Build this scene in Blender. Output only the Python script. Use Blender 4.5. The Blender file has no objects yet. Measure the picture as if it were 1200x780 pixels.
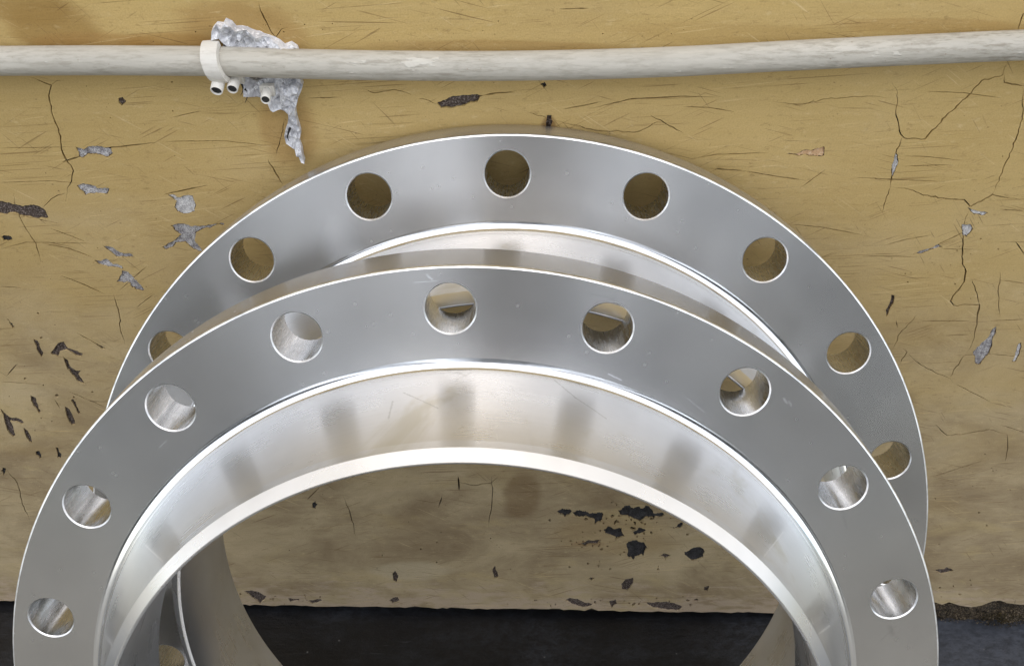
import bpy, bmesh, math, random
from mathutils import Vector, Matrix, noise
from mathutils.geometry import delaunay_2d_cdt
rnd = random.Random(7)
PI = math.pi
S = bpy.context.scene
COL = S.collection

# ------------------------------------------------------------ camera, sky, sun, exposure
CAM = Vector((0.0, -0.63037, 0.93852))
ROT = Matrix(((0.999812, -0.015191, 0.012049), (0.019389, 0.783336, -0.621296), (0.0, 0.621413, 0.783483)))
FOC, PCX, PCY = 1291.79, 588.59, 613.63          # focal length and optical centre in photo pixels (1200 x 780, cropped)
cd = bpy.data.cameras.new('camera')
cam = bpy.data.objects.new('camera', cd)
COL.objects.link(cam)
cam.matrix_world = Matrix.Translation(CAM) @ ROT.to_4x4()
cd.sensor_width = 36.0
cd.lens = 36.0 * FOC / 1200
cd.shift_x = (600 - PCX) / 1200
cd.shift_y = (PCY - 390) / 1200
cd.clip_start = 0.01
cd.clip_end = 3000
S.camera = cam

SUN_EL, SUN_AZ = math.radians(72), math.radians(190)   # azimuth clockwise from +Y; the sun stands behind the photographer
w = bpy.data.worlds.new('World')
S.world = w
w.use_nodes = True
nt = w.node_tree
bgn = nt.nodes['Background']
sky = nt.nodes.new('ShaderNodeTexSky')
sky.sky_type = 'NISHITA'
sky.sun_disc = False
sky.sun_elevation = SUN_EL
sky.sun_rotation = SUN_AZ
sky.air_density = 1.0
sky.dust_density = 1.5
sky.ozone_density = 1.0
nt.links.new(sky.outputs[0], bgn.inputs[0])
bgn.inputs[1].default_value = 0.05
sl = bpy.data.lights.new('sun', 'SUN')
sl.energy = 1.5
sl.angle = math.radians(164)               # overcast: a wide bright patch of cloud, no hard shadows
sl.color = (1.0, 0.99, 0.972)
so = bpy.data.objects.new('sun', sl)
COL.objects.link(so)
sd = Vector((math.sin(SUN_AZ) * math.cos(SUN_EL), math.cos(SUN_AZ) * math.cos(SUN_EL), math.sin(SUN_EL)))
so.rotation_euler = sd.to_track_quat('Z', 'Y').to_euler()
so.location = (0, -2, 4)
S.view_settings.view_transform = 'Standard'
S.view_settings.look = 'None'
S.view_settings.gamma = 1.0
S.view_settings.exposure = 1.62
S.view_settings.use_curve_mapping = False


# ------------------------------------------------------------ helpers
def ray(x, y):
    return (ROT @ Vector(((x - PCX) / FOC, -(y - PCY) / FOC, -1.0)))


def on_wall(x, y, Y=0.0):
    """photo pixel -> point in the vertical plane at depth Y"""
    d = ray(x, y)
    return CAM + d * ((Y - CAM.y) / d.y)


def tag(o, label=None, cat=None, group=None, kind=None):
    if label: o['label'] = label
    if cat: o['category'] = cat
    if group: o['group'] = group
    if kind: o['kind'] = kind
    return o


def link(name, me, mats=(), parent=None):
    o = bpy.data.objects.new(name, me)
    COL.objects.link(o)
    for m in mats: me.materials.append(m)
    if parent: o.parent = parent
    return o


def from_bm(name, bm, mats=(), parent=None, smooth=None):
    me = bpy.data.meshes.new(name)
    bm.to_mesh(me)
    bm.free()
    o = link(name, me, mats, parent)
    if smooth is not None:
        me.shade_smooth()
        me.set_sharp_from_angle(angle=math.radians(smooth))
    return o


def empty(name, loc=(0, 0, 0)):
    o = bpy.data.objects.new(name, None)
    COL.objects.link(o)
    o.location = loc
    o.empty_display_size = 0.05
    return o


class N:
    """small node-graph writer"""
    def __init__(s, name):
        s.m = bpy.data.materials.new(name)
        s.m.use_nodes = True
        s.t = s.m.node_tree
        s.b = s.t.nodes['Principled BSDF']
        s.co = s.t.nodes.new('ShaderNodeTexCoord').outputs['Object']

    def set(s, **k):
        for n, v in k.items():
            i = s.b.inputs[n.replace('_', ' ')]
            if hasattr(v, 'is_linked'): s.t.links.new(v, i)
            else: i.default_value = v

    def put(s, sock, v):
        if hasattr(v, 'is_linked'): s.t.links.new(v, sock)
        else: sock.default_value = v

    def scale(s, v, sc, rot=(0, 0, 0), loc=(0, 0, 0)):
        n = s.t.nodes.new('ShaderNodeMapping')
        s.put(n.inputs[0], v)
        n.inputs['Scale'].default_value = sc
        n.inputs['Rotation'].default_value = rot
        n.inputs['Location'].default_value = loc
        return n.outputs[0]

    def noise(s, v, sc, det=4, rough=.55, dist=0.0):
        n = s.t.nodes.new('ShaderNodeTexNoise')
        s.put(n.inputs['Vector'], v)
        n.inputs['Scale'].default_value = sc
        n.inputs['Detail'].default_value = det
        n.inputs['Roughness'].default_value = rough
        n.inputs['Distortion'].default_value = dist
        return n.outputs[0]

    def voro(s, v, sc, feature='F1'):
        n = s.t.nodes.new('ShaderNodeTexVoronoi')
        n.feature = feature
        s.put(n.inputs['Vector'], v)
        n.inputs['Scale'].default_value = sc
        return n.outputs['Distance']

    def rng(s, v, a, b, c=0.0, d=1.0, smooth=False):
        n = s.t.nodes.new('ShaderNodeMapRange')
        if smooth: n.interpolation_type = 'SMOOTHSTEP'
        s.put(n.inputs[0], v)
        for i, q in enumerate((a, b, c, d)): s.put(n.inputs[i + 1], q)
        return n.outputs[0]

    def math(s, op, a, b=0.0, c=0.0, clamp=False):
        n = s.t.nodes.new('ShaderNodeMath')
        n.operation = op
        n.use_clamp = clamp
        s.put(n.inputs[0], a); s.put(n.inputs[1], b); s.put(n.inputs[2], c)
        return n.outputs[0]

    def mix(s, f, a, b, mode='MIX'):
        n = s.t.nodes.new('ShaderNodeMix')
        n.data_type = 'RGBA'
        n.blend_type = mode
        s.put(n.inputs[0], f)
        for i, v in ((6, a), (7, b)):
            if isinstance(v, tuple) and len(v) == 3: v = v + (1,)
            s.put(n.inputs[i], v)
        return n.outputs[2]

    def xyz(s, v):
        n = s.t.nodes.new('ShaderNodeSeparateXYZ')
        s.put(n.inputs[0], v)
        return n.outputs

    def comb(s, x, y, z):
        n = s.t.nodes.new('ShaderNodeCombineXYZ')
        for i, v in enumerate((x, y, z)): s.put(n.inputs[i], v)
        return n.outputs[0]

    def bump(s, h, dist, strength=1.0, normal=None):
        n = s.t.nodes.new('ShaderNodeBump')
        n.inputs['Distance'].default_value = dist
        n.inputs['Strength'].default_value = strength
        s.put(n.inputs['Height'], h)
        if normal: s.put(n.inputs['Normal'], normal)
        return n.outputs[0]


def C(r, g, b):
    """sRGB 0-255 -> linear"""
    f = lambda v: v / 12.92 if v <= .04045 else ((v + .055) / 1.055) ** 2.4
    return (f(r / 255), f(g / 255), f(b / 255), 1.0)


# ------------------------------------------------------------ materials
def steel(name, base, r0, r1, aniso, polar=True, rot=0.0, stains=0.0, marks=(), ring=.06, bumpd=0.0):
    n = N(name)
    x, y, z = n.xyz(n.co)
    rad = n.math('SQRT', n.math('ADD', n.math('MULTIPLY', x, x), n.math('MULTIPLY', y, y)))
    ang = n.math('ARCTAN2', y, x)
    # turning marks: fine rings, broken up along the angle
    rings = n.noise(n.comb(n.math('MULTIPLY', n.math('ADD', rad, z), 1600.0), n.math('MULTIPLY', ang, 2.0), z), 1.0, 3, .6)
    blot = n.noise(n.co, 14.0, 4, .6)
    smear = n.noise(n.comb(n.math('MULTIPLY', rad, 22.0), n.math('MULTIPLY', ang, 5.0), n.math('MULTIPLY', z, 30.0)), 1.0, 3, .5)
    spots = n.rng(n.voro(n.co, 90.0), .0, .11, 1.0, 0.0)
    col = n.mix(n.rng(blot, .3, .7), tuple(c * .9 for c in base), tuple(min(1, c * 1.06) for c in base))
    col = n.mix(n.rng(rings, .3, .7, 0, ring), col, tuple(c * .8 for c in base))
    if stains:
        st = n.rng(n.noise(n.co, 9.0, 5, .65, .6), .56, .7, 0, stains, True)
        col = n.mix(st, col, (base[0] * .8, base[1] * .77, base[2] * .68))
    for (a, b, wd, c, f) in marks:
        # a scratch or smear: distance to a short segment in the flange's own coordinates
        d = b - a
        L2 = max(d.length_squared, 1e-12)
        vm = n.t.nodes.new('ShaderNodeVectorMath'); vm.operation = 'SUBTRACT'
        n.put(vm.inputs[0], n.co); vm.inputs[1].default_value = a
        dt = n.t.nodes.new('ShaderNodeVectorMath'); dt.operation = 'DOT_PRODUCT'
        n.put(dt.inputs[0], vm.outputs[0]); dt.inputs[1].default_value = d / L2
        tt = n.math('MINIMUM', n.math('MAXIMUM', dt.outputs['Value'], 0.0), 1.0)
        sc_ = n.t.nodes.new('ShaderNodeVectorMath'); sc_.operation = 'SCALE'
        sc_.inputs[0].default_value = d; n.put(sc_.inputs['Scale'], tt)
        ds = n.t.nodes.new('ShaderNodeVectorMath'); ds.operation = 'DISTANCE'
        n.put(ds.inputs[0], vm.outputs[0]); n.put(ds.inputs[1], sc_.outputs[0])
        wob = n.math('ADD', ds.outputs['Value'], n.rng(n.noise(n.co, 900.0, 2, .6), .3, .7, -wd * .4, wd * .4))
        col = n.mix(n.rng(wob, wd, wd * .4, 0, f), col, c)
    rough = n.math('ADD', n.rng(smear, .3, .7, r0, r1), n.rng(rings, .3, .7, -.06 * ring, .08 * ring))
    rough = n.math('ADD', rough, n.math('MULTIPLY', spots, .06), clamp=True)
    n.set(Base_Color=col, Metallic=1.0, Roughness=rough, Anisotropic=aniso, Anisotropic_Rotation=rot)
    tg = n.t.nodes.new('ShaderNodeTangent')
    tg.direction_type = 'RADIAL'
    tg.axis = 'Z'
    n.t.links.new(tg.outputs[0], n.b.inputs['Tangent'])
    # a few random hair scratches
    scr = n.noise(n.scale(n.co, (9, 420, 60), (0, 0, .7)), 1.0, 2, .5)
    h = n.math('ADD', n.math('MULTIPLY', rings, .5), n.rng(scr, .76, .79, 0, -1.2))
    if bumpd: n.set(Normal=n.bump(h, bumpd, .3))
    return n.m


M = {}
FACE = dict(base=(.565, .556, .535), r0=.245, r1=.265, aniso=.9, rot=.25, ring=.06)
NECK = dict(base=(.73, .735, .74), r0=.26, r1=.32, aniso=.9, rot=.25, stains=.9, ring=.16, bumpd=.000008)
M['face'] = steel('turned_steel_face', **FACE)
M['neck'] = steel('turned_steel_neck', **NECK)
M['bevel'] = steel('turned_steel_bevel', (.90, .90, .89), .25, .32, .6, rot=.25)


def drilled():
    n = N('drilled_steel')
    sm = n.noise(n.scale(n.co, (500, 500, 60)), 1.0, 3, .6)
    bl = n.noise(n.co, 120.0, 4, .6)
    n.set(Base_Color=n.mix(n.rng(bl, .35, .7), (.70, .71, .72), (.58, .59, .60)), Metallic=1.0,
          Roughness=n.rng(sm, .3, .7, .2, .34), Normal=n.bump(sm, .00005, .4))
    return n.m


M['drilled'] = drilled()
n_ = N('polished_fillet')
n_.set(Base_Color=(.72, .72, .71, 1), Metallic=1.0, Roughness=n_.rng(n_.noise(n_.co, 40.0, 3, .6), .3, .7, .10, .2))
M['fillet'] = n_.m
n_ = N('deburred_edge')
n_.set(Base_Color=n_.mix(n_.rng(n_.noise(n_.co, 55.0, 5, .7), .34, .55), (.5, .5, .49), (.86, .86, .85)), Metallic=1.0, Roughness=n_.rng(n_.noise(n_.co, 60.0, 3, .6), .3, .7, .32, .45))
M['edge'] = n_.m


def wall_paint():
    n = N('old_ochre_paint')
    x, y, z = n.xyz(n.co)
    big = n.noise(n.scale(n.co, (2.2, 1, 3.5)), 1.0, 4, .55, .4)
    mid = n.noise(n.scale(n.co, (7, 7, 16)), 1.0, 5, .6, .3)
    strk = n.noise(n.scale(n.co, (10, 10, 190)), 1.0, 4, .65, .2)
    fine = n.noise(n.scale(n.co, (60, 60, 260)), 1.0, 4, .7)
    grit = n.noise(n.co, 900.0, 3, .7)
    col = n.mix(n.rng(big, .35, .65), C(208, 180, 116), C(195, 166, 104))
    col = n.mix(n.rng(mid, .35, .7, 0, .55), col, C(176, 151, 100))
    col = n.mix(n.rng(strk, .35, .7, 0, .22), col, C(214, 188, 134))
    # lower part of the wall: greyed by dirt and splash, ragged edge
    edge = n.math('ADD', z, n.rng(mid, .2, .8, -.16, .16))
    low = n.rng(edge, .58, .14, 0, 1, True)
    dirt = n.mix(n.rng(n.noise(n.scale(n.co, (9, 9, 14)), 1.0, 6, .65, .5), .36, .64), C(200, 182, 146), C(150, 132, 104))
    dirt = n.mix(n.rng(n.noise(n.scale(n.co, (13, 13, 30), loc=(3, 0, 1)), 1.0, 5, .6, .6), .55, .72, 0, .7), dirt, C(196, 176, 130))
    col = n.mix(n.math('MULTIPLY', low, .92), col, dirt)
    splash = n.rng(n.math('ADD', z, n.rng(n.noise(n.scale(n.co, (30, 30, 90)), 1.0, 5, .65), .3, .7, -.05, .05)), .05, 0.0, 0, .75, True)
    col = n.mix(splash, col, C(196, 176, 152))
    # brown run-off patch at the upper left and a grimy tide line just above the pipe
    def blob(px, py, rx, rz):
        p = on_wall(px, py)
        dx = n.math('DIVIDE', n.math('SUBTRACT', x, p.x), rx)
        dz = n.math('DIVIDE', n.math('SUBTRACT', z, p.z), rz)
        d = n.math('SQRT', n.math('ADD', n.math('MULTIPLY', dx, dx), n.math('MULTIPLY', dz, dz)))
        return n.math('ADD', d, n.rng(mid, .3, .7, -.3, .3))
    for (bx, by, rx, rz, c, f) in ((60, 35, .034, .020, C(158, 126, 68), .75), (30, 10, .03, .014, C(158, 126, 68), .75),
                                   (110, 52, .05, .008, C(166, 128, 72), .6), (205, 50, .035, .007, C(165, 124, 62), .6),
                                   (285, 45, .045, .028, C(156, 118, 62), .55), (600, 55, .09, .005, C(162, 128, 74), .5),
                                   (850, 38, .09, .008, C(174, 144, 86), .4), (1080, 30, .07, .006, C(170, 136, 80), .45),
                                   (335, 140, .02, .035, C(160, 122, 66), .5), (643, 148, .006, .010, C(120, 84, 44), .7),
                                   (612, 578, .020, .045, C(120, 92, 56), .5), (480, 668, .05, .02, C(206, 192, 160), .5), (760, 660, .05, .02, C(204, 184, 146), .45), (690, 637, .02, .006, C(140, 100, 66), .5),
                                   (1050, 470, .02, .02, C(150, 126, 84), .5), (720, 625, .07, .04, C(178, 152, 104), .4)):
        col = n.mix(n.rng(blob(bx, by, rx, rz), 1.0, .55, 0, f, True), col, c)
    # dark speckle and rubbed hairlines
    spk = n.rng(n.voro(n.scale(n.co, (1, 1, 1.4)), 55.0), .0, .06, 1, 0)
    spk = n.math('MULTIPLY', spk, n.rng(n.noise(n.co, 30.0, 3, .6), .52, .62))
    col = n.mix(n.math('MULTIPLY', spk, .8), col, C(84, 62, 36))
    rub = n.rng(n.noise(n.scale(n.co, (9, 9, 700), (0, .06, 0)), 1.0, 2, .5, .3), .68, .73)
    rub = n.math('MULTIPLY', rub, n.rng(n.noise(n.co, 12.0, 3, .6), .45, .6))
    col = n.mix(n.math('MULTIPLY', rub, .55), col, C(120, 92, 50))
    rub2 = n.rng(n.noise(n.scale(n.co, (14, 14, 600), (0, -.35, 0)), 1.0, 2, .5, .3), .70, .74)
    rub2 = n.math('MULTIPLY', rub2, n.rng(n.noise(n.co, 9.0, 3, .6), .48, .6))
    col = n.mix(n.math('MULTIPLY', rub2, .5), col, C(225, 194, 130))
    for (ang_, sc1, sc2, lo_, c_, f_, sd) in ((.5, 26, 900, .67, C(112, 84, 46), .6, 1.0), (-.25, 18, 800, .68, C(106, 80, 44), .6, 4.0), (.08, 12, 1000, .65, C(118, 90, 50), .55, 7.0),
                                         (-.9, 30, 700, .70, C(96, 74, 44), .5, 11.0), (.15, 16, 900, .67, C(228, 204, 150), .55, 15.0), (-.6, 24, 800, .69, C(226, 204, 156), .5, 21.0)):
        ln = n.rng(n.noise(n.scale(n.scale(n.co, (1, 1, 1), (0, ang_, 0)), (sc1, sc1, sc2), (0, 0, 0), (sd, sd, sd)), 1.0, 1, .4, .2), lo_, lo_ + .03)
        ln = n.math('MULTIPLY', ln, n.rng(n.noise(n.scale(n.co, (1, 1, 1), (0, 0, 0), (sd, 0, sd)), 16.0, 3, .6), .48, .58))
        col = n.mix(n.math('MULTIPLY', ln, f_), col, c_)
    spk2 = n.rng(n.noise(n.co, 420.0, 2, .5), .68, .74)
    spk2 = n.math('MULTIPLY', spk2, n.rng(n.noise(n.co, 24.0, 3, .6), .46, .62))
    col = n.mix(n.math('MULTIPLY', spk2, .75), col, C(92, 70, 42))
    col = n.mix(n.rng(grit, .40, .66, 0, .32), col, n.mix(.5, col, C(110, 86, 48)))
    flk = n.rng(n.noise(n.scale(n.co, (150, 150, 320)), 1.0, 4, .7), .56, .66, 0, .4)
    col = n.mix(n.math('MULTIPLY', flk, n.rng(n.noise(n.co, 17.0, 4, .6), .4, .6)), col, C(128, 102, 60))
    flk2 = n.rng(n.noise(n.scale(n.co, (110, 110, 260), (0, 0, 0), (5, 5, 5)), 1.0, 4, .7), .57, .67, 0, .35)
    col = n.mix(n.math('MULTIPLY', flk2, n.rng(n.noise(n.co, 13.0, 4, .6), .42, .6)), col, C(222, 202, 156))
    h = n.math('ADD', n.math('MULTIPLY', mid, .9), n.math('ADD', n.math('MULTIPLY', strk, .25), n.math('MULTIPLY', grit, .16)))
    h = n.math('ADD', h, n.math('MULTIPLY', fine, .25))
    h = n.math('SUBTRACT', h, n.math('MULTIPLY', rub, .25))
    n.set(Base_Color=col, Roughness=n.rng(strk, .3, .7, .55, .72), Normal=n.bump(h, .0012, .7))
    n.b.inputs['Specular IOR Level'].default_value = .35
    return n.m


M['paint'] = wall_paint()


def rough_mat(name, a, b, c, sc, hd=.0015, rough=.9, det=6):
    n = N(name)
    f = n.noise(n.co, sc, det, .65, .3)
    g = n.noise(n.co, sc * 4.5, 4, .7)
    col = n.mix(n.rng(f, .36, .62), a, b)
    col = n.mix(n.rng(g, .52, .60, 0, .85), col, c)
    n.set(Base_Color=col, Roughness=rough, Normal=n.bump(n.math('ADD', f, n.math('MULTIPLY', g, .6)), hd, 1.0))
    return n.m


M['plaster'] = rough_mat('shade_darkened_plaster', C(54, 44, 32), C(40, 32, 24), C(66, 56, 42), 60)  # plaster darkened so cracks and the foot gap look shaded
M['chip_grey'] = rough_mat('bared_grey_plaster', C(146, 142, 144), C(214, 212, 210), C(92, 84, 82), 260, .0016)
M['chip_white'] = rough_mat('bared_white_plaster', C(232, 230, 226), C(168, 166, 166), C(244, 242, 238), 260, .0016)
M['chip_dark'] = rough_mat('bared_brown_plaster', C(88, 76, 68), C(60, 48, 40), C(150, 138, 130), 170, .0016)
M['chip_black'] = rough_mat('black_tar_spot', C(40, 39, 38), C(74, 73, 74), C(26, 22, 19), 190, .003, .7)
M['chip_groove'] = rough_mat('shaded_dirty_chip_edge', C(74, 60, 44), C(54, 44, 34), C(104, 88, 66), 200, .001)  # ring colour carries both dirt and edge shade
M['chip_tan'] = rough_mat('bared_tan_undercoat', C(206, 172, 132), C(190, 152, 112), C(222, 196, 160), 140, .001)
M['filler'] = rough_mat('torn_grey_filler', C(228, 228, 229), C(172, 172, 176), C(246, 246, 246), 70, .0012, .5)
M['broken'] = rough_mat('broken_damp_plaster', C(70, 58, 42), C(38, 31, 22), C(132, 116, 90), 150, .003)
M['moss'] = rough_mat('damp_moss', C(58, 48, 22), C(36, 30, 14), C(88, 74, 36), 220, .002)
M['grit'] = rough_mat('grit', C(120, 104, 82), C(84, 74, 62), C(150, 136, 114), 200, .001)
M['plug_dark'] = rough_mat('near_black', C(30, 28, 26), C(44, 42, 40), C(20, 20, 20), 200, .0005, .6)  # near-black, also on the discs painted as shade in hollow tubes


def conduit_mat(name, a, b, dirt, amt):
    n = N(name)
    f = n.noise(n.scale(n.co, (7, 110, 110)), 1.0, 6, .65, .3)
    g = n.noise(n.scale(n.co, (70, 420, 420)), 1.0, 5, .7)
    k = n.noise(n.scale(n.co, (5, 9, 9)), 1.0, 3, .6)
    col = n.mix(n.rng(f, .35, .65), a, b)
    col = n.mix(n.math('MULTIPLY', n.rng(g, .46, .62), n.rng(k, .38, .62, .1 * amt, amt)), col, dirt)
    fl = n.rng(n.noise(n.scale(n.co, (40, 130, 130), (0, 0, .4)), 1.0, 4, .6), .64, .68)
    col = n.mix(n.math('MULTIPLY', fl, .35), col, C(226, 222, 210))
    sp = n.rng(n.voro(n.co, 160.0), .0, .10, 1, 0)
    col = n.mix(n.math('MULTIPLY', sp, n.rng(k, .45, .6, 0, .8)), col, C(120, 92, 62))
    h = n.math('ADD', n.math('MULTIPLY', g, .5), n.math('ADD', f, n.math('MULTIPLY', fl, .7)))
    n.set(Base_Color=col, Roughness=n.rng(g, .3, .7, .5, .7), Normal=n.bump(h, .0006, .7))
    return n.m


M['conduit'] = conduit_mat('weathered_white_paint', C(192, 187, 174), C(176, 171, 158), C(134, 126, 110), .75)
M['clip'] = conduit_mat('white_plastic', C(226, 222, 212), C(212, 208, 198), C(176, 168, 152), .35)


def floor_mat():
    n = N('black_damp_floor')
    x, y, z = n.xyz(n.co)
    f = n.noise(n.scale(n.co, (6, 9, 9)), 1.0, 6, .65, .4)
    g = n.noise(n.scale(n.co, (120, 170, 120)), 1.0, 6, .75)
    s = n.noise(n.scale(n.co, (12, 160, 20), (0, 0, .15)), 1.0, 4, .65)
    dust_grey = n.math('MULTIPLY', n.rng(f, .42, .62), n.rng(g, .4, .62))
    right = n.rng(x, .34, .44, 0.0, 1.0, True)
    dust_grey = n.math('ADD', n.math('MULTIPLY', dust_grey, .35), n.math('MULTIPLY', right, n.rng(g, .30, .66, .35, .85)), clamp=True)  # dust, plus a blue-grey tone towards the right
    col = n.mix(dust_grey, C(15, 15, 17), C(66, 70, 78))
    col = n.mix(n.rng(s, .66, .72, 0, .35), col, C(96, 100, 106))
    col = n.mix(n.rng(n.voro(n.co, 40.0), 0, .05, .7, 0), col, C(150, 148, 142))
    n.set(Base_Color=col, Roughness=n.rng(f, .3, .7, .30, .52), Normal=n.bump(n.math('ADD', g, n.math('MULTIPLY', s, .5)), .0012, .6))
    return n.m


M['floor'] = floor_mat()


def concrete():
    n = N('yard_concrete')
    f = n.noise(n.co, 1.3, 6, .6, .3)
    g = n.noise(n.co, 40.0, 5, .7)
    col = n.mix(n.rng(f, .35, .65), C(134, 132, 125), C(152, 149, 141))
    col = n.mix(n.rng(g, .5, .7, 0, .5), col, C(110, 108, 104))
    n.set(Base_Color=col, Roughness=.85, Normal=n.bump(g, .002, .6))
    return n.m


M['concrete'] = concrete()
M['slate'] = rough_mat('dark_grey_render', C(76, 75, 71), C(68, 67, 64), C(84, 83, 79), 6, .001)
M['pale'] = rough_mat('pale_render', C(224, 224, 222), C(214, 214, 212), C(230, 230, 228), 6, .001)

# ------------------------------------------------------------ ground: one sheet to the horizon and the black floor strip by the wall
bm = bmesh.new()
v = [bm.verts.new(p) for p in ((-1500, -1500, -.012), (1500, -1500, -.012), (1500, 1500, -.012), (-1500, 1500, -.012))]
bm.faces.new(v)
tag(from_bm('ground', bm, [M['concrete']]), 'grey concrete yard', kind='structure')
bm = bmesh.new()
xs = [-4 + 8 * i / 40 for i in range(41)]
prof = [(-.62, -.0119), (-.60, 0), (-.24, 0), (-.12, -.002), (.03, -.006)]
rows = [[bm.verts.new((X, Y, Z)) for X in xs] for Y, Z in prof]
for a, b in zip(rows, rows[1:]):
    for i in range(40): bm.faces.new((a[i], a[i + 1], b[i + 1], b[i]))
tag(from_bm('floor', bm, [M['floor']], smooth=30), 'black damp floor strip along the wall foot', kind='structure')

# unseen wall, strips and blocks added to shape what the steel faces mirror
def slab(name, x0, x1, y, dy, z0, z1, m, parent=None):
    bm = bmesh.new()
    bmesh.ops.create_cube(bm, size=1, matrix=Matrix.Translation(((x0 + x1) / 2, y, (z0 + z1) / 2)) @ Matrix.Diagonal((x1 - x0, dy, z1 - z0, 1)))
    return from_bm(name, bm, [m], parent)


yard = tag(slab('reflection_wall', -5.2, 5.2, -6.5, .25, -.011, 2.0, M['slate']), 'unseen dark grey wall added across from the flanges for the steel reflections', kind='structure')
for x0, x1 in ((-3.3, -2.9), (-1.95, -1.5), (-.95, -.6), (1.1, 1.45), (1.9, 2.35), (3.2, 3.6)):
    slab('reflection_strip', x0, x1, -6.3, .148, -.0105, 1.98, M['pale'], yard)  # pale strips added to put brighter bands in the steel
for x0, x1 in ((-5.2, -2.5), (-1.5, -1.0), (-.4, .65), (1.25, 1.8), (2.5, 5.2)):
    slab('reflection_block', x0, x1, -6.5, .23, 2.0, 6.5, M['slate'], yard)  # tall blocks added so the sky gaps between them streak the faces
slab('dark_reflection_panel', -.25, .55, -6.34, .06, -.0105, 1.95, M['plug_dark'], yard)  # dark panel added for a dark band in the reflections

# ------------------------------------------------------------ wall: plaster body darkened for shade, paint coat cut through by cracks, chips set in the cut-outs
wall = empty('painted_wall', (0, 0, 0))
tag(wall, 'old ochre painted plaster wall, cracked and chipped, greyed with dirt near the floor', 'wall')
bm = bmesh.new()
bmesh.ops.create_cube(bm, size=1, matrix=Matrix.Translation((0, .107, 1.3)) @ Matrix.Diagonal((8, .2, 2.64, 1)))
from_bm('plaster_core', bm, [M['plaster']], wall)


def wp(x, y):
    p = on_wall(x, y)
    return (p.x, p.z)


def jitter_line(pts, step=9.0, amp=1.3):
    out = [pts[0]]
    for (ax, ay), (bx, by) in zip(pts, pts[1:]):
        L = math.hypot(bx - ax, by - ay)
        k = max(1, int(L / step))
        for i in range(1, k + 1):
            t = i / k
            j = amp if i < k else 0
            out.append((ax + (bx - ax) * t + rnd.uniform(-j, j), ay + (by - ay) * t + rnd.uniform(-j, j)))
    return out


def ribbon(pts, wd, jit=1.2, taper=True):
    p = jitter_line(pts, 4.2, jit * .75)
    L, Rr = [], []
    n = len(p)
    for i in range(n):
        a = p[max(0, i - 1)]
        b = p[min(n - 1, i + 1)]
        dx, dy = b[0] - a[0], b[1] - a[1]
        l = math.hypot(dx, dy) or 1
        t = i / (n - 1)
        k = 1.0
        if taper: k = max(.12, min(1, min(t, 1 - t) * 4.5))
        hw = wd * .5 * k * rnd.uniform(.65, 1.3)
        L.append((p[i][0] - dy / l * hw, p[i][1] + dx / l * hw))
        Rr.append((p[i][0] + dy / l * hw, p[i][1] - dx / l * hw))
    return L + Rr[::-1]


CRACKS = [  # (width px, points)
    (2.0, [(32, 90), (45, 94), (60, 100), (57, 112), (60, 130), (67, 148), (71, 160), (72, 175), (79, 190), (86, 200), (84, 212), (79, 220), (77, 236)]),
    (1.3, [(77, 226), (60, 233), (50, 243)]), (1.2, [(60, 100), (66, 95), (72, 94)]),
    (1.6, [(303, 2), (308, 18), (318, 38), (323, 44), (330, 34), (338, 32)]),
    (1.6, [(314, 187), (323, 203), (332, 217)]), (1.0, [(334, 140), (328, 165), (322, 185)]),
    (1.2, [(15, 226), (18, 242), (25, 258), (35, 275), (42, 285), (48, 307)]),
    (1.2, [(133, 345), (140, 370), (141, 385), (146, 403)]), (1.2, [(8, 550), (20, 565), (26, 590), (35, 610)]),
    (1.3, [(490, 116), (500, 117), (512, 122)]), (1.2, [(424, 104), (440, 109), (462, 105), (482, 111)]),
    (1.2, [(620, 132), (638, 137), (640, 139)]), (1.3, [(648, 141), (700, 153), (745, 155), (758, 150), (770, 143), (785, 141)]),
    (1.5, [(762, 135), (785, 148), (801, 156)]),
    (2.0, [(1045, 96), (1052, 108), (1050, 135), (1056, 158), (1060, 162), (1084, 163), (1108, 137), (1135, 112), (1150, 95), (1175, 88), (1179, 76), (1186, 70)]),
    (1.8, [(1177, 88), (1177, 97), (1190, 99), (1202, 100)]), (1.7, [(1199, 98), (1198, 140), (1190, 165), (1175, 200), (1163, 228)]),
    (1.7, [(1193, 36), (1197, 22), (1204, 10)]),
    (2.2, [(1057, 161), (1050, 180), (1045, 200), (1044, 219)]), (1.2, [(1044, 219), (1038, 235), (1033, 250)]),
    (1.8, [(1044, 219), (1065, 222), (1082, 229), (1105, 232), (1130, 234), (1137, 242), (1150, 236), (1163, 228), (1180, 232), (1202, 235)]),
    (2.0, [(1137, 242), (1131, 258), (1130, 272), (1128, 290), (1128, 310), (1132, 318), (1130, 330), (1120, 343), (1114, 353), (1118, 358), (1148, 357), (1145, 375), (1142, 395), (1135, 410), (1131, 416)]),
    (1.2, [(1131, 416), (1120, 430), (1113, 442)]), (1.4, [(1148, 357), (1143, 340), (1139, 328)]),
    (1.1, [(1172, 318), (1170, 345), (1172, 372)]), (1.0, [(1046, 410), (1055, 390), (1076, 368)]),
    (1.1, [(1055, 426), (1063, 412), (1058, 408)]), (1.2, [(1065, 415), (1080, 428), (1095, 436), (1113, 443), (1117, 448)]),
    (1.4, [(1082, 500), (1097, 498), (1110, 510), (1130, 508), (1160, 503), (1180, 508)]), (1.3, [(1172, 498), (1187, 502), (1203, 508)]),
    (1.1, [(1180, 508), (1181, 520), (1178, 540)]),
    (1.0, [(905, 119), (935, 123), (970, 116), (1000, 113), (1045, 114)]),
    (1.0, [(576, 558), (577, 580), (575, 600), (572, 618)]), (1.1, [(402, 581), (410, 600), (417, 628)]), (1.0, [(540, 566), (560, 568), (575, 566), (584, 558)]),
]
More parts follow.
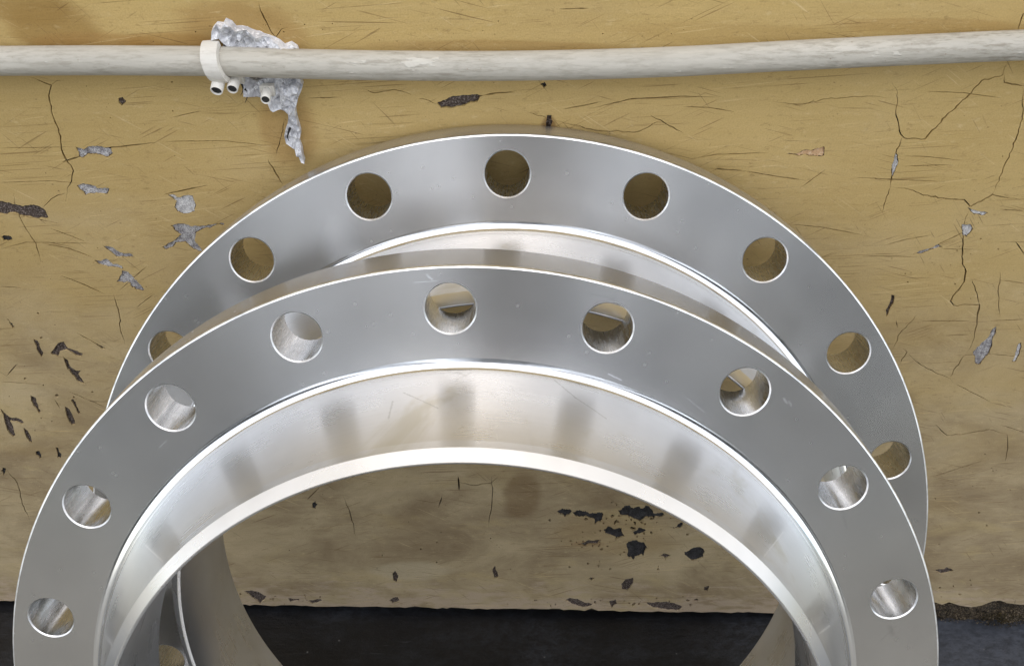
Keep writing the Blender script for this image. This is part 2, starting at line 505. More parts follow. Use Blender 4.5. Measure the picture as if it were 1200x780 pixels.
SLITS = [   # scratches cut straight through the paint
    (2.2, [(73, 190), (95, 183)]), (1.6, [(110, 175), (150, 171), (183, 167)]), (.8, [(0, 173), (50, 173), (88, 172)]), (1.6, [(192, 228), (220, 222), (244, 217)]),
    (.9, [(190, 166), (260, 165), (318, 171)]), (.9, [(0, 214), (60, 212), (96, 215)]), (1.2, [(72, 323), (95, 332), (122, 344)]), (1.4, [(50, 285), (80, 291), (110, 302)]),
    (1.0, [(0, 336), (25, 337)]), (1.0, [(0, 292), (30, 284), (110, 285)]), (1.0, [(90, 390), (125, 409)]), (1.3, [(64, 468), (70, 478)]), (1.1, [(8, 440), (20, 426)]),
    (.9, [(0, 447), (50, 450)]), (.9, [(130, 480), (80, 458)]), (1.0, [(200, 138), (236, 130)]), (1.8, [(566, 112), (583, 109), (602, 108)]),
    (1.5, [(660, 128), (683, 124), (706, 119)]), (1.2, [(690, 128), (715, 122), (740, 116), (800, 113), (842, 114)]), (1.4, [(655, 11), (690, 10)]),
    (1.8, [(833, 198), (850, 199), (870, 200)]), (1.2, [(870, 200), (905, 206), (945, 212)]), (1.2, [(800, 125), (830, 126), (860, 131)]), (1.0, [(807, 187), (840, 181), (900, 179)]),
    (1.0, [(1060, 183), (1090, 184), (1127, 188)]), (1.0, [(1060, 195), (1115, 193)]), (1.0, [(1000, 208), (1060, 211), (1110, 213)]), (1.0, [(1085, 107), (1130, 109), (1174, 115)]),
    (1.0, [(1035, 288), (1060, 281), (1093, 275)]), (1.4, [(1098, 287), (1115, 279), (1131, 271)]), (1.0, [(1100, 292), (1140, 292)]), (1.1, [(1120, 416), (1160, 415), (1202, 418)]),
    (1.0, [(1080, 376), (1136, 376)]), (1.0, [(1108, 393), (1136, 392)]), (1.2, [(925, 263), (960, 266), (1010, 275)]), (1.0, [(937, 221), (967, 199)]),
    (.9, [(360, 115), (400, 114)]), (1.0, [(1170, 328), (1202, 332)]), (1.0, [(1172, 245), (1202, 248)]), (1.2, [(1190, 283), (1202, 300)]), (1.0, [(1160, 376), (1202, 374)]),
    (1.6, [(1082, 386), (1086, 386)]), (1.8, [(1065, 458), (1071, 459)]), (1.4, [(1050, 375), (1052, 384)]), (2.4, [(158, 381), (160, 384)]),
    (1.0, [(60, 268), (100, 283)]), (1.0, [(140, 340), (172, 312)]), (.9, [(160, 360), (180, 345)]), (.9, [(10, 250), (70, 262)]), (1.0, [(100, 470), (138, 471)]),
    (1.4, [(1118, 586), (1125, 587)]), (1.4, [(1132, 608), (1137, 611)]), (1.0, [(1088, 560), (1150, 540)]), (1.0, [(1120, 450), (1160, 470)]),
    (1.6, [(537, 558), (538, 575)]), (1.6, [(514, 594), (518, 581)]), (1.0, [(360, 585), (375, 570)]), (1.0, [(1010, 300), (1075, 301)]),
]
CHIPS = [   # (kind, outline in photo pixels)
    ('grey', [(88, 172), (108, 171), (130, 174), (133, 180), (125, 185), (112, 181), (93, 185)]),
    ('grey', [(90, 217), (112, 218), (128, 221), (126, 228), (100, 229), (94, 223)]),
    ('white', [(196, 228), (212, 231), (226, 229), (230, 240), (227, 249), (214, 251), (204, 243), (207, 236)]),
    ('dark', [(-4, 235), (25, 241), (53, 246), (57, 256), (44, 257), (20, 251), (-4, 250)]),
    ('grey', [(189, 290), (205, 281), (212, 275), (200, 264), (215, 262), (232, 265), (245, 263), (262, 261), (264, 265), (240, 268), (232, 272), (228, 281), (235, 290), (238, 296), (228, 293), (217, 284), (206, 285), (195, 293)]),
    ('grey', [(121, 288), (127, 288), (155, 298), (158, 302), (148, 302), (128, 294)]),
    ('grey', [(110, 305), (125, 303), (142, 311), (146, 317), (130, 313), (116, 310)]),
    ('grey', [(136, 331), (143, 317), (151, 319), (160, 328), (169, 341), (160, 340), (150, 330), (143, 331)]),
    ('dark', [(39, 397), (44, 399), (51, 415), (48, 418), (43, 410)]),
    ('dark', [(59, 413), (68, 402), (75, 400), (80, 408), (97, 414), (96, 418), (88, 416), (78, 410), (70, 412), (68, 418), (61, 416)]),
    ('dark', [(73, 417), (80, 423), (86, 432), (95, 434), (92, 438), (101, 450), (97, 449), (85, 440), (76, 425)]),
    ('dark', [(108, 402), (114, 403), (124, 408), (120, 409)]),
    ('dark', [(36, 463), (42, 466), (48, 482), (46, 484), (39, 476)]),
    ('dark', [(0, 478), (8, 486), (28, 495), (26, 497), (12, 493), (18, 510), (15, 512), (5, 494)]),
    ('dark', [(28, 501), (33, 505), (38, 519), (34, 517), (29, 508)]),
    ('dark', [(76, 476), (82, 480), (88, 497), (84, 498), (78, 488)]),
    ('dark', [(83, 469), (86, 467), (95, 484), (92, 485)]),
    ('black', [(7, 373), (10, 374), (17, 384), (14, 384)]),
    ('black', [(0, 277), (8, 276), (15, 280), (4, 282)]),
    ('black', [(42, 529), (45, 528), (49, 536), (46, 537)]),
    ('black', [(65, 523), (68, 524), (71, 537), (68, 536)]),
    ('black', [(3, 547), (7, 549), (4, 557), (1, 552)]),
    ('dark', [(512, 121), (525, 115), (552, 111), (566, 112), (560, 119), (545, 124), (530, 127), (517, 127)]),
    ('black', [(633, 99), (638, 96), (641, 100), (637, 104)]),
    ('dark', [(641, 135), (646, 135), (648, 143), (645, 156), (641, 154)]),
    ('tan', [(920, 180), (945, 175), (966, 172), (966, 182), (950, 183)]),
    ('dark', [(139, 115), (144, 114), (148, 119), (143, 124), (139, 120)]),
    ('white', [(1134, 243), (1142, 246), (1150, 248), (1158, 250), (1150, 253), (1142, 252)]),
    ('white', [(1050, 178), (1053, 183), (1050, 197), (1046, 207), (1045, 195)]),
    ('grey', [(1070, 298), (1085, 292), (1100, 286), (1105, 290), (1090, 293), (1078, 298)]),
    ('white', [(1127, 263), (1138, 263), (1141, 268), (1133, 278), (1128, 276)]),
    ('dark', [(1038, 363), (1045, 345), (1048, 346), (1044, 360), (1039, 371)]),
    ('grey', [(1140, 412), (1150, 402), (1160, 392), (1168, 381), (1163, 398), (1158, 415), (1147, 428), (1142, 425)]),
    ('white', [(1194, 402), (1197, 401), (1196, 410), (1188, 424), (1186, 424)]),
    ('dark', [(270 - 22, 88), (252, 86), (255, 92), (250, 94)]),
    # seen through the front ring
    ('black', [(366, 589), (370, 586), (373, 591), (370, 596), (366, 594)]),
    ('black', [(652, 599), (660, 596), (670, 598), (668, 602), (655, 602)]),
    ('black', [(670, 600), (685, 599), (700, 600), (707, 602), (704, 611), (697, 614), (692, 607), (675, 605)]),
    ('black', [(724, 597), (735, 592), (745, 594), (775, 600), (779, 603), (765, 606), (745, 608), (732, 604)]),
    ('black', [(707, 621), (715, 616), (725, 618), (732, 628), (724, 630), (712, 626)]),
    ('black', [(734, 640), (738, 634), (745, 632), (752, 635), (759, 642), (754, 652), (743, 656), (735, 651)]),
    ('black', [(735, 622), (748, 618), (757, 621), (745, 627)]),
    ('black', [(780, 615), (800, 612), (806, 618), (790, 620)]),
    ('dark', [(676, 637), (690, 632), (705, 632), (700, 637), (686, 640)]),
    ('dark', [(460, 672), (463, 668), (467, 674), (465, 682), (461, 680)]),
    ('dark', [(577, 668), (580, 662), (583, 670), (584, 676), (579, 677)]),
    ('dark', [(689, 678), (692, 676), (697, 677), (693, 680)]),
    ('dark', [(728, 684), (733, 678), (742, 676), (742, 683), (736, 691), (729, 691)]),
    ('dark', [(662, 703), (668, 700), (680, 703), (696, 708), (688, 711), (668, 706)]),
    ('dark', [(714, 704), (722, 702), (723, 708), (717, 712)]),
    ('dark', [(755, 706), (775, 705), (800, 710), (796, 715), (765, 712)]),
    ('dark', [(771, 652), (778, 648), (786, 650), (780, 654)]),
    ('dark', [(286, 692), (303, 693), (313, 698), (305, 707), (295, 700)]),
    ('dark', [(337, 700), (350, 701), (352, 704), (340, 705)]),
    ('dark', [(358, 702), (375, 701), (379, 704), (366, 707)]),
    ('dark', [(455, 703), (466, 699), (468, 704), (460, 707)]),
    ('black', [(800, 646), (815, 641), (826, 645), (824, 653), (808, 655)]),
    ('dark', [(825, 687), (831, 686), (829, 692), (825, 692)]),
    ('dark', [(1092, 668), (1110, 664), (1118, 668), (1104, 672)]),
]
DEPTH = {'grey': .0012, 'white': .0010, 'dark': .0016, 'black': .0014, 'tan': .0007}
LAB = {'white': 'chip down to white plaster', 'black': 'black tarry spot', 'tan': 'pinkish chip of undercoat'}


def ccw(q):
    a = sum(p[0] * r[1] - r[0] * p[1] for p, r in zip(q, q[1:] + q[:1]))
    return q if a > 0 else q[::-1]


def ragged(pts, kind='grey'):
    q = list(pts)
    amp = {'black': .15, 'dark': .06}.get(kind, .085)
    for lev in range(4):
        o = []
        for a, b in zip(q, q[1:] + q[:1]):
            o.append(a)
            L = math.hypot(b[0] - a[0], b[1] - a[1])
            if L > 1.1:
                k = max(-.34, min(.34, rnd.gauss(0, amp))) * L
                o.append(((a[0] + b[0]) / 2 - (b[1] - a[1]) / L * k, (a[1] + b[1]) / 2 + (b[0] - a[0]) / L * k))
        q = o
    return q


cut = []
for wd, pts in CRACKS: cut.append([wp(*p) for p in ribbon(pts, wd * .82)])
for wd, pts in SLITS: cut.append([wp(*p) for p in ribbon(pts, wd, .25)])
chips = []
def pit(x, y, r):
    k = rnd.randint(5, 8)
    a0, sx = rnd.random() * 6.28, rnd.uniform(.6, 1.8)
    return [wp(x + r * sx * rnd.uniform(.5, 1.2) * math.cos(a0 + 6.28 * i / k), y + r * rnd.uniform(.5, 1.2) * math.sin(a0 + 6.28 * i / k)) for i in range(k)]


# small pits: round the tar spots, near the foot, a few anywhere
for (cx_, cy_, sx_, sy_, num, rm) in ((735, 610, 55, 16, 46, 2.2), (720, 645, 60, 22, 26, 1.6), (735, 706, 80, 5, 34, 2.0), (330, 700, 60, 6, 12, 1.6), (60, 450, 50, 60, 14, 1.6), (1120, 690, 60, 14, 12, 1.8),
                                      (510, 640, 120, 40, 14, 1.2), (150, 200, 160, 120, 16, 1.0), (1120, 300, 80, 120, 20, 1.1), (600, 30, 560, 22, 22, 1.1), (1125, 590, 60, 60, 12, 1.3), (690, 636, 22, 6, 18, 1.6)):
    for i in range(num):
        cut.append(pit(rnd.gauss(cx_, sx_ * .6), rnd.gauss(cy_, sy_ * .6), rnd.uniform(.35, 1) * rm))
for kind, pts in CHIPS:
    q = ragged(pts, kind)
    chips.append((kind, [wp(*p) for p in q]))
# outer edge of the coat: ragged along the foot, broken away at the right
edge = [(-3.9, .004)]
foot = []
X = -.62
while X < .33:
    foot.append((X, .0045 + .003 * noise.noise(Vector((X * 14, 0, 3))) + rnd.uniform(-.0012, .0015) + (.004 if rnd.random() < .07 else 0)))
    X += rnd.uniform(.004, .010)
for px, py in ((1060, 712), (1085, 705), (1095, 705), (1104, 708), (1112, 705), (1125, 709), (1138, 711), (1150, 709), (1163, 704), (1172, 703), (1180, 706), (1196, 708), (1215, 707), (1240, 714)):
    foot.append(wp(px, py))
foot = sorted(foot)
edge += foot + [(.70, .006), (3.9, .004), (3.9, 2.61), (-3.9, 2.61)]
vs, es = [], []
POLYS = []
for poly in [edge] + cut + [c[1] for c in chips]:
    k = len(vs)
    n_ = len(poly)
    vs += [Vector(p) for p in poly]
    es += [(k + i, k + (i + 1) % n_) for i in range(n_)]
    POLYS.append((min(p[0] for p in poly), max(p[0] for p in poly), min(p[1] for p in poly), max(p[1] for p in poly), poly))


def inside(x, z, poly):
    r = False
    x0, z0 = poly[-1][0], poly[-1][1]
    for p in poly:
        x1, z1 = p[0], p[1]
        if (z1 > z) != (z0 > z) and x < (x0 - x1) * (z - z1) / (z0 - z1) + x1: r = not r
        x0, z0 = x1, z1
    return r


ov, oe, of, _, _, _ = delaunay_2d_cdt(vs, es, [], 0, 1e-6, False)
bm = bmesh.new()
bv = [bm.verts.new((p.x, 0.0, p.y)) for p in ov]
for f in of:
    cx_ = sum(ov[i].x for i in f) / len(f)
    cz_ = sum(ov[i].y for i in f) / len(f)
    if not inside(cx_, cz_, edge): continue
    if any(b[0] < cx_ < b[1] and b[2] < cz_ < b[3] and inside(cx_, cz_, b[4]) for b in POLYS[1:]): continue
    try: bm.faces.new([bv[i] for i in f])
    except ValueError: pass
for v_ in [v_ for v_ in bm.verts if not v_.link_faces]: bm.verts.remove(v_)
bm.normal_update()
for f in bm.faces:
    if f.normal.y > 0: f.normal_flip()
bd = [e for e in bm.edges if len(e.link_faces) == 1]
ret = bmesh.ops.extrude_edge_only(bm, edges=bd)
for g in ret['geom']:
    if isinstance(g, bmesh.types.BMVert): g.co.y += .0022
bmesh.ops.recalc_face_normals(bm, faces=bm.faces)
# the front must face the viewer
big = max(bm.faces, key=lambda f: f.calc_area())
if big.normal.y > 0: bmesh.ops.reverse_faces(bm, faces=bm.faces)
from_bm('paint_coat', bm, [M['paint']], wall)
for kind, poly in chips:
    cx = sum(p[0] for p in poly) / len(poly)
    cz = sum(p[1] for p in poly) / len(poly)
    bm = bmesh.new()
    d = DEPTH[kind]
    P = [Vector(p) for p in ccw(list(poly))]
    n_p = len(P)
    inset = .00055 if kind in ('grey', 'white', 'tan') else .0003
    outer = [bm.verts.new((cx + (p.x - cx) * 1.02, d, cz + (p.y - cz) * 1.02)) for p in P]
    inner = []
    for k in range(n_p):
        t = (P[(k + 1) % n_p] - P[k - 1]).normalized()
        q = P[k] + Vector((-t.y, t.x)) * inset * rnd.uniform(.3, 1.5)
        inner.append(bm.verts.new((q.x, d + rnd.uniform(-.0006, .0001), q.y)))
    fin = bm.faces.new(inner)
    fin.material_index = 0
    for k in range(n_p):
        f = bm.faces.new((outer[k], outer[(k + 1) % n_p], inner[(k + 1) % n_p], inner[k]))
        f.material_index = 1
    bmesh.ops.triangulate(bm, faces=[fin])
    bm.normal_update()
    for f in bm.faces:
        if f.normal.y > 0: f.normal_flip()
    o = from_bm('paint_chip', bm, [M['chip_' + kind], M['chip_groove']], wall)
    if kind in LAB: o['label'] = LAB[kind]

# ------------------------------------------------------------ tubes
def sweep(bm, pts, rad, seg=20, close_ends=True, ry=None):
    n = len(pts)
    rings = []
    for i in range(n):
        t = (pts[min(n - 1, i + 1)] - pts[max(0, i - 1)]).normalized()
        u = t.cross(Vector((0, 0, 1))) if abs(t.z) < .9 else t.cross(Vector((0, 1, 0)))
        u.normalize()
        v2 = u.cross(t)
        r = rad(i / (n - 1)) if callable(rad) else rad
        rings.append([bm.verts.new(pts[i] + u * (math.cos(2 * PI * k / seg) * r) + v2 * (math.sin(2 * PI * k / seg) * r)) for k in range(seg)])
    for a, b in zip(rings, rings[1:]):
        for k in range(seg): bm.faces.new((a[k], a[(k + 1) % seg], b[(k + 1) % seg], b[k]))
    if close_ends:
        bm.faces.new(rings[0][::-1])
        bm.faces.new(rings[-1])
    bmesh.ops.recalc_face_normals(bm, faces=bm.faces)
    return rings


RC = .0083
YC = -RC - .0012
cl = [(-1500, 73), (-700, 72), (-200, 72), (0, 71.5), (120, 71), (250, 72), (330, 74.5), (420, 76.5), (520, 77.5), (600, 77.3), (700, 75.5), (800, 72), (900, 66.8), (1000, 61.8), (1100, 57.3), (1200, 53), (1400, 46), (2000, 30), (2800, 12)]
cp = [on_wall(x, y, YC) for x, y in cl]
# smooth the polyline
def catmull(p, k=8):
    out = []
    for i in range(len(p) - 1):
        a, b, c, d = p[max(0, i - 1)], p[i], p[i + 1], p[min(len(p) - 1, i + 2)]
        for j in range(k):
            t = j / k
            out.append(.5 * ((2 * b) + (c - a) * t + (2 * a - 5 * b + 4 * c - d) * t * t + (3 * b - a - 3 * c + d) * t ** 3))
    return out + [p[-1]]


bm = bmesh.new()
sweep(bm, catmull(cp), RC, 28)
tag(from_bm('conduit_pipe', bm, [M['conduit']], smooth=40), 'long slightly bent weathered white conduit pipe running across the wall top', 'pipe')


# ------------------------------------------------------------ clip on the conduit: strap round the pipe, its tubular end and a dark disc for the shade inside it
clip = empty('pipe_clip', on_wall(250, 72, 0))
tag(clip, 'white plastic pipe clip hugging the conduit at the left, its tube end open and dark', 'pipe clip')
inv = Matrix.Translation(-Vector(clip.location))


def clip_strap():
    bm = bmesh.new()
    c = on_wall(249, 72, YC)
    n = 22
    prev = None
    first = None
    for i in range(n + 1):
        t = i / n
        a = math.radians(112 - 232 * t)          # from the top back of the pipe over the front to below
        # leans right as it goes down
        sh = (.0005 + .0058 * max(0, t - .35) / .65)
        wdt = .0056 - .0012 * max(0, t - .6) / .4
        ring = []
        for rr, sx in ((RC + .0002, -1), (RC + .0030, -.86), (RC + .0034, 0), (RC + .0030, .86), (RC + .0002, 1)):
            ext = .0032 * max(0, t - .7) / .3
            yy = -math.cos(a) * (rr)
            zz = math.sin(a) * (rr + ext)
            ring.append(bm.verts.new(Vector((c.x + sh + sx * wdt, c.y + yy, c.z + zz))))
        if prev:
            for k in range(4): bm.faces.new((prev[k], prev[k + 1], ring[k + 1], ring[k]))
            bm.faces.new((prev[4], prev[0], ring[0], ring[4]))
        else: first = ring
        prev = ring
    bm.faces.new(first)
    bm.faces.new(prev[::-1])
    bmesh.ops.recalc_face_normals(bm, faces=bm.faces)
    bmesh.ops.transform(bm, matrix=inv, verts=bm.verts)
    return bm


from_bm('strap', clip_strap(), [M['clip']], clip, smooth=45)


def hollow(bm, p0, p1, ro, ri, seg=18):
    ax = (p1 - p0)
    L = ax.length
    q = ax.normalized().to_track_quat('Z', 'Y').to_matrix().to_4x4()
    prof = [(ri, L * .25), (ri, L - .0004), (ri + .0003, L), (ro - .0003, L), (ro, L - .0005), (ro * 1.04, 0)]
    rings = [[bm.verts.new((Matrix.Translation(p0) @ q) @ Vector((math.cos(2 * PI * k / seg) * r, math.sin(2 * PI * k / seg) * r, z))) for k in range(seg)] for r, z in prof]
    for a, b in zip(rings, rings[1:]):
        for k in range(seg): bm.faces.new((a[k], a[(k + 1) % seg], b[(k + 1) % seg], b[k]))
    bmesh.ops.recalc_face_normals(bm, faces=bm.faces)


def hole_shade_disc(bm, p0, p1, r, seg=16):  # dark disc standing for the shade inside a hollow tube
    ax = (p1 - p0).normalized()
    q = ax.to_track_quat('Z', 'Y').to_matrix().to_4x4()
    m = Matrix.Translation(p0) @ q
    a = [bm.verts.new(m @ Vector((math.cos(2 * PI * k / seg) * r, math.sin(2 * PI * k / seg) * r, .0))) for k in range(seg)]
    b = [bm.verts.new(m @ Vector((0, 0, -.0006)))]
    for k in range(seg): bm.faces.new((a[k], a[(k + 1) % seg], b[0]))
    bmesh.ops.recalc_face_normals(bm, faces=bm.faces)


def plug(parent, base_px, tip_px, y0, y1, ro, names):
    p0 = on_wall(*base_px, y0)
    p1 = on_wall(*tip_px, y1)
    off = Vector(parent.location)
    bm = bmesh.new()
    hollow(bm, p0 - off, p1 - off, ro, ro * .80)
    if names[0] == 'sleeve':      # a square-ish collar behind the sleeve
        q = (p1 - p0).normalized().to_track_quat('Z', 'Y').to_matrix().to_4x4()
        bmesh.ops.create_cube(bm, size=1, matrix=Matrix.Translation(p0 - off) @ q @ Matrix.Diagonal((ro * 2.9, ro * 2.3, .003, 1)))
    o = from_bm(names[0], bm, [M['clip']], parent, smooth=45)
    bm = bmesh.new()
    mid = p0 + (p1 - p0) * .90
    hole_shade_disc(bm, mid - off, p1 - off, ro * .81)
    from_bm(names[1], bm, [M['plug_dark']], parent)


plug(clip, (257.5, 90), (253.5, 107), -.0105, -.0205, .0038, ('tube_end', 'hole_shade'))
for lab, b, t, ro in (('short white wall plug with dark hollow end just right of the clip', (276, 90), (272, 105), .0034),
                      ('small white wall plug lowest under the pipe beneath the torn filler', (313.5, 105), (311, 117.5), .0030)):
    pl = empty('wall_plug', on_wall(b[0], b[1], 0))
    tag(pl, lab, 'wall plug', 'white wall plugs under the conduit')
    plug(pl, b, t, -.007, -.0175, ro, ('sleeve', 'hole_shade'))

# ------------------------------------------------------------ torn grey filler round the pipe
rag = empty('torn_filler', on_wall(300, 90, 0))
tag(rag, 'crumpled torn grey filler behind the conduit with a ragged tail hanging down', 'torn filler')


def crumple(name, outline, y0, y1, amp, cell, seed, parent, mat):
    """a crumpled sheet with thickness filling an outline (photo pixels); y grows from y0 at the left to y1"""
    q = jitter_line(outline + [outline[0]], 5.0, 1.1)[:-1]
    xs = [p[0] for p in q]
    ys = [p[1] for p in q]
    inner = []
    yy = min(ys)
    while yy < max(ys):
        xx = min(xs)
        while xx < max(xs):
            inner.append((xx + rnd.uniform(-.4, .4) * cell, yy + rnd.uniform(-.4, .4) * cell))
            xx += cell
        yy += cell
    vs = [Vector(p) for p in ccw([wp(*p) for p in q]) + [wp(*p) for p in inner]]
    ov, oe, of, _, _, src = delaunay_2d_cdt(vs, [], [list(range(len(q)))], 0, 1e-7, True)
    bm = bmesh.new()
    off = Vector(parent.location)
    bv = []
    for p in ov:
        s3 = Vector((p.x * 150 + seed, p.y * 110, seed * 1.7))
        d = noise.noise(s3) * .6 + abs(noise.noise(s3 * 2.0)) * .8
        bv.append(bm.verts.new(Vector((p.x, y0 + (y1 - y0) * abs(noise.noise(s3 * .4)) - amp * d, p.y)) - off))
    for f, s_ in zip(of, src):
        if s_: bm.faces.new([bv[i] for i in f])
    for v_ in [v_ for v_ in bm.verts if not v_.link_faces]: bm.verts.remove(v_)
    bm.normal_update()
    for f in bm.faces:
        if f.normal.y > 0: f.normal_flip()
    bd = [e for e in bm.edges if len(e.link_faces) == 1]
    r = bmesh.ops.extrude_edge_only(bm, edges=bd)
    for g in r['geom']:
        if isinstance(g, bmesh.types.BMVert): g.co.y = -off.y + .0002
    bmesh.ops.recalc_face_normals(bm, faces=bm.faces)
    return from_bm(name, bm, [mat], parent)


crumple('upper_flap', [(250, 31), (255, 25), (262, 26), (265, 21), (272, 24), (277, 30), (290, 31), (310, 39), (328, 46), (334, 51), (342, 48), (349, 53), (352, 60), (340, 64), (300, 66), (262, 64), (262, 54), (264, 46), (258, 41), (250, 40)], -.002, -.007, .009, 3.0, 3.1, rag, M['filler'])
crumple('lower_flap', [(280, 84), (300, 88), (330, 86), (354, 84), (356, 96), (352, 106), (349, 116), (343, 126), (333, 122), (322, 124), (306, 112), (296, 107), (288, 104)], -.003, -.007, .008, 3.0, 8.3, rag, M['filler'])
crumple('hanging_tail', [(332, 92), (352, 94), (351, 104), (347, 122), (350, 140), (353, 150), (351, 160), (355, 172), (358, 186), (354, 186), (349, 177), (343, 168), (336, 165), (334, 156), (338, 142), (339, 128), (331, 122), (330, 108)], -.003, -.008, .009, 2.8, 15.7, rag, M['filler'])
off = Vector(rag.location)
for pts in (((282, 96), (285, 105), (282, 112)), ((287, 104), (290, 112), (287, 121)), ((340, 150), (337, 160), (339, 166))):
    bm = bmesh.new()
    sweep(bm, catmull([on_wall(x, y, -.006) - off for x, y in pts], 6), lambda t: .0007 * (1.1 - t), 8)
    from_bm('dark_thread', bm, [M['plug_dark']], rag, smooth=60)

crumple('broken_plaster', [(1085, 702), (1104, 704), (1125, 705), (1150, 705), (1172, 700), (1196, 704), (1240, 705), (1240, 735), (1200, 734), (1160, 733), (1120, 731), (1085, 729)], .0035, .006, .006, 5.0, 4.4, wall, M['broken'])
# damp moss and grit in the broken foot of the wall
bm = bmesh.new()
for i in range(2600):
    px = 1088 + 130 * rnd.random()
    wet = max(0, 1 - abs(px - 1174) / 36)
    py = rnd.uniform(717, 731 + 6 * wet)
    if rnd.random() > .35 + wet: continue
    p = on_wall(px, py, .004 - rnd.random() * (.005 + .010 * wet))
    p.z = max(p.z, -.0055)
    r = rnd.uniform(.0003, .0010) * (1 + .5 * wet)
    vv = [bm.verts.new(p + Vector((rnd.uniform(-r, r), rnd.uniform(-r, r), rnd.uniform(-r, r)))) for _ in range(4)]
    mi = 0 if rnd.random() < .5 + .45 * wet else 1
    for a, b, c in ((0, 1, 2), (0, 3, 1), (0, 2, 3), (1, 3, 2)):
        f = bm.faces.new((vv[a], vv[b], vv[c]))
        f.material_index = mi
tag(from_bm('moss_and_grit', bm, [M['moss'], M['grit']]), 'damp brown moss and grit in the broken wall foot at the right', 'moss', kind='stuff')


# ------------------------------------------------------------ steel flanges
NH = 20
T, RB, RBASE, REND, RBORE, HN, RHOLE, ROUT = .03828, .27652, .2479, .2245, .21747, .07502, .01385, .3
CH, CO = .0008, .0013                 # hole and rim chamfers


def lathe(prof, seg=360):
    bm = bmesh.new()
    rings = [[bm.verts.new((r * math.cos(2 * PI * k / seg), r * math.sin(2 * PI * k / seg), z)) for k in range(seg)] for r, z in prof]
    for a, b in zip(rings, rings[1:]):
        for k in range(seg): bm.faces.new((a[k], b[k], b[(k + 1) % seg], a[(k + 1) % seg]))
    return bm


def plate_mesh():
    seg, hs = 360, 56
    ri = RBASE + .0005
    bm = bmesh.new()
    hole_pts = []
    for h in range(NH):
        a = 2 * PI * h / NH
        hole_pts.append((RB * math.cos(a), RB * math.sin(a)))
    for z, inner in ((0.0, ri), (-T, RBORE)):
        vs, fs = [], []
        def ringp(cx, cy, r, k):
            i0 = len(vs)
            vs.extend(Vector((cx + r * math.cos(2 * PI * j / k), cy + r * math.sin(2 * PI * j / k))) for j in range(k))
            fs.append(list(range(i0, i0 + k)))
        ringp(0, 0, ROUT - CO, seg)
        ringp(0, 0, inner, seg)
        for hx, hy in hole_pts: ringp(hx, hy, RHOLE + CH, hs)
        ov, oe, of, _, _, src = delaunay_2d_cdt(vs, [], fs, 0, 1e-7, True)
        bv = [bm.verts.new((p.x, p.y, z)) for p in ov]
        for f, s_ in zip(of, src):
            if len(s_) == 1 and 0 in s_:
                fc = bm.faces.new([bv[i] for i in (f if z == 0 else f[::-1])])
    bmesh.ops.remove_doubles(bm, verts=bm.verts, dist=2e-6)
    bm.normal_update()
    return bm


def neck_profile():
    p = [(RBASE + .0005, .0)]
    rf = .0068
    # fillet into the face, then the cone
    cone_t = math.atan2(.2419 - (REND + .0004), HN - .0065 - .0068)
    for i in range(1, 9):
        a = (PI / 2 - cone_t) * i / 8 * .95
        p.append((RBASE + .0005 - rf * math.sin(a), rf * (1 - math.cos(a))))
    p.append((REND + .0012, HN - .0125))
    p.append((REND, HN - .0065))
    return p


def build_flange(label, group):
    root = empty('pipe_flange')
    tag(root, label, 'flange', group)
    from_bm('flange_plate', plate_mesh(), [M['face']], root, smooth=20)
    bm = lathe([(ROUT - CO, 0), (ROUT - CO * .35, -CO * .3), (ROUT, -CO), (ROUT, -T + CO), (ROUT - CO, -T)])
    for f in bm.faces:
        zz = f.calc_center_median().z
        f.material_index = 1 if zz > -CO or zz < -T + CO else 0
    from_bm('rim', bm, [M['face'], M['edge']], root, smooth=18)
    pr = neck_profile()
    from_bm('fillet', lathe(pr[:9][::-1]), [M['fillet']], root, smooth=20)
    pr = pr[8:]
    from_bm('neck', lathe(pr[::-1]), [M['neck']], root, smooth=4)
    from_bm('weld_bevel', lathe([(RBORE, HN - .0014), (RBORE + .0010, HN - .0002), (RBORE + .0016, HN), (REND, HN - .0065)]), [M['bevel']], root, smooth=20)
    from_bm('bore', lathe([(RBORE, -T), (RBORE, HN - .0014)]), [M['neck']], root, smooth=20)
    hm = None
    for h in range(NH):
        a = 2 * PI * h / NH
        if hm is None:
            seg = 56
            bm = bmesh.new()
            pr = [(RHOLE + CH, 0), (RHOLE, -CH), (RHOLE, -T + CH), (RHOLE + CH, -T)]
            rings = [[bm.verts.new((r * math.cos(2 * PI * k / seg), r * math.sin(2 * PI * k / seg), z)) for k in range(seg)] for r, z in pr]
            for x_, y_ in zip(rings, rings[1:]):
                for k in range(seg): bm.faces.new((x_[k], x_[(k + 1) % seg], y_[(k + 1) % seg], y_[k]))
            for f in bm.faces:
                zz = f.calc_center_median().z
                f.material_index = 1 if zz > -CH or zz < -T + CH else 0
            o = from_bm('bolt_hole', bm, [M['drilled'], M['edge']], root, smooth=20)
            hm = o.data
        else:
            o = link('bolt_hole', hm, (), root)
        o.location = (RB * math.cos(a), RB * math.sin(a), 0)
    return root


def copy_tree(o, parent=None):
    c = o.copy()
    COL.objects.link(c)
    c.parent = parent
    for ch in list(o.children): copy_tree(ch, c)
    return c


def pose(root, c, n, u, v, spin):
    n, u, v = Vector(n), Vector(u), Vector(v)
    n.normalize()
    u = (u - n * u.dot(n)).normalized()
    v = n.cross(u)
    m = Matrix((u, v, n)).transposed()
    # the local +X hole goes to image top: hole k sits at angle (90 deg - spin) from u
    root.matrix_world = Matrix.Translation(c) @ m.to_4x4() @ Matrix.Rotation(PI / 2 - spin, 4, 'Z')


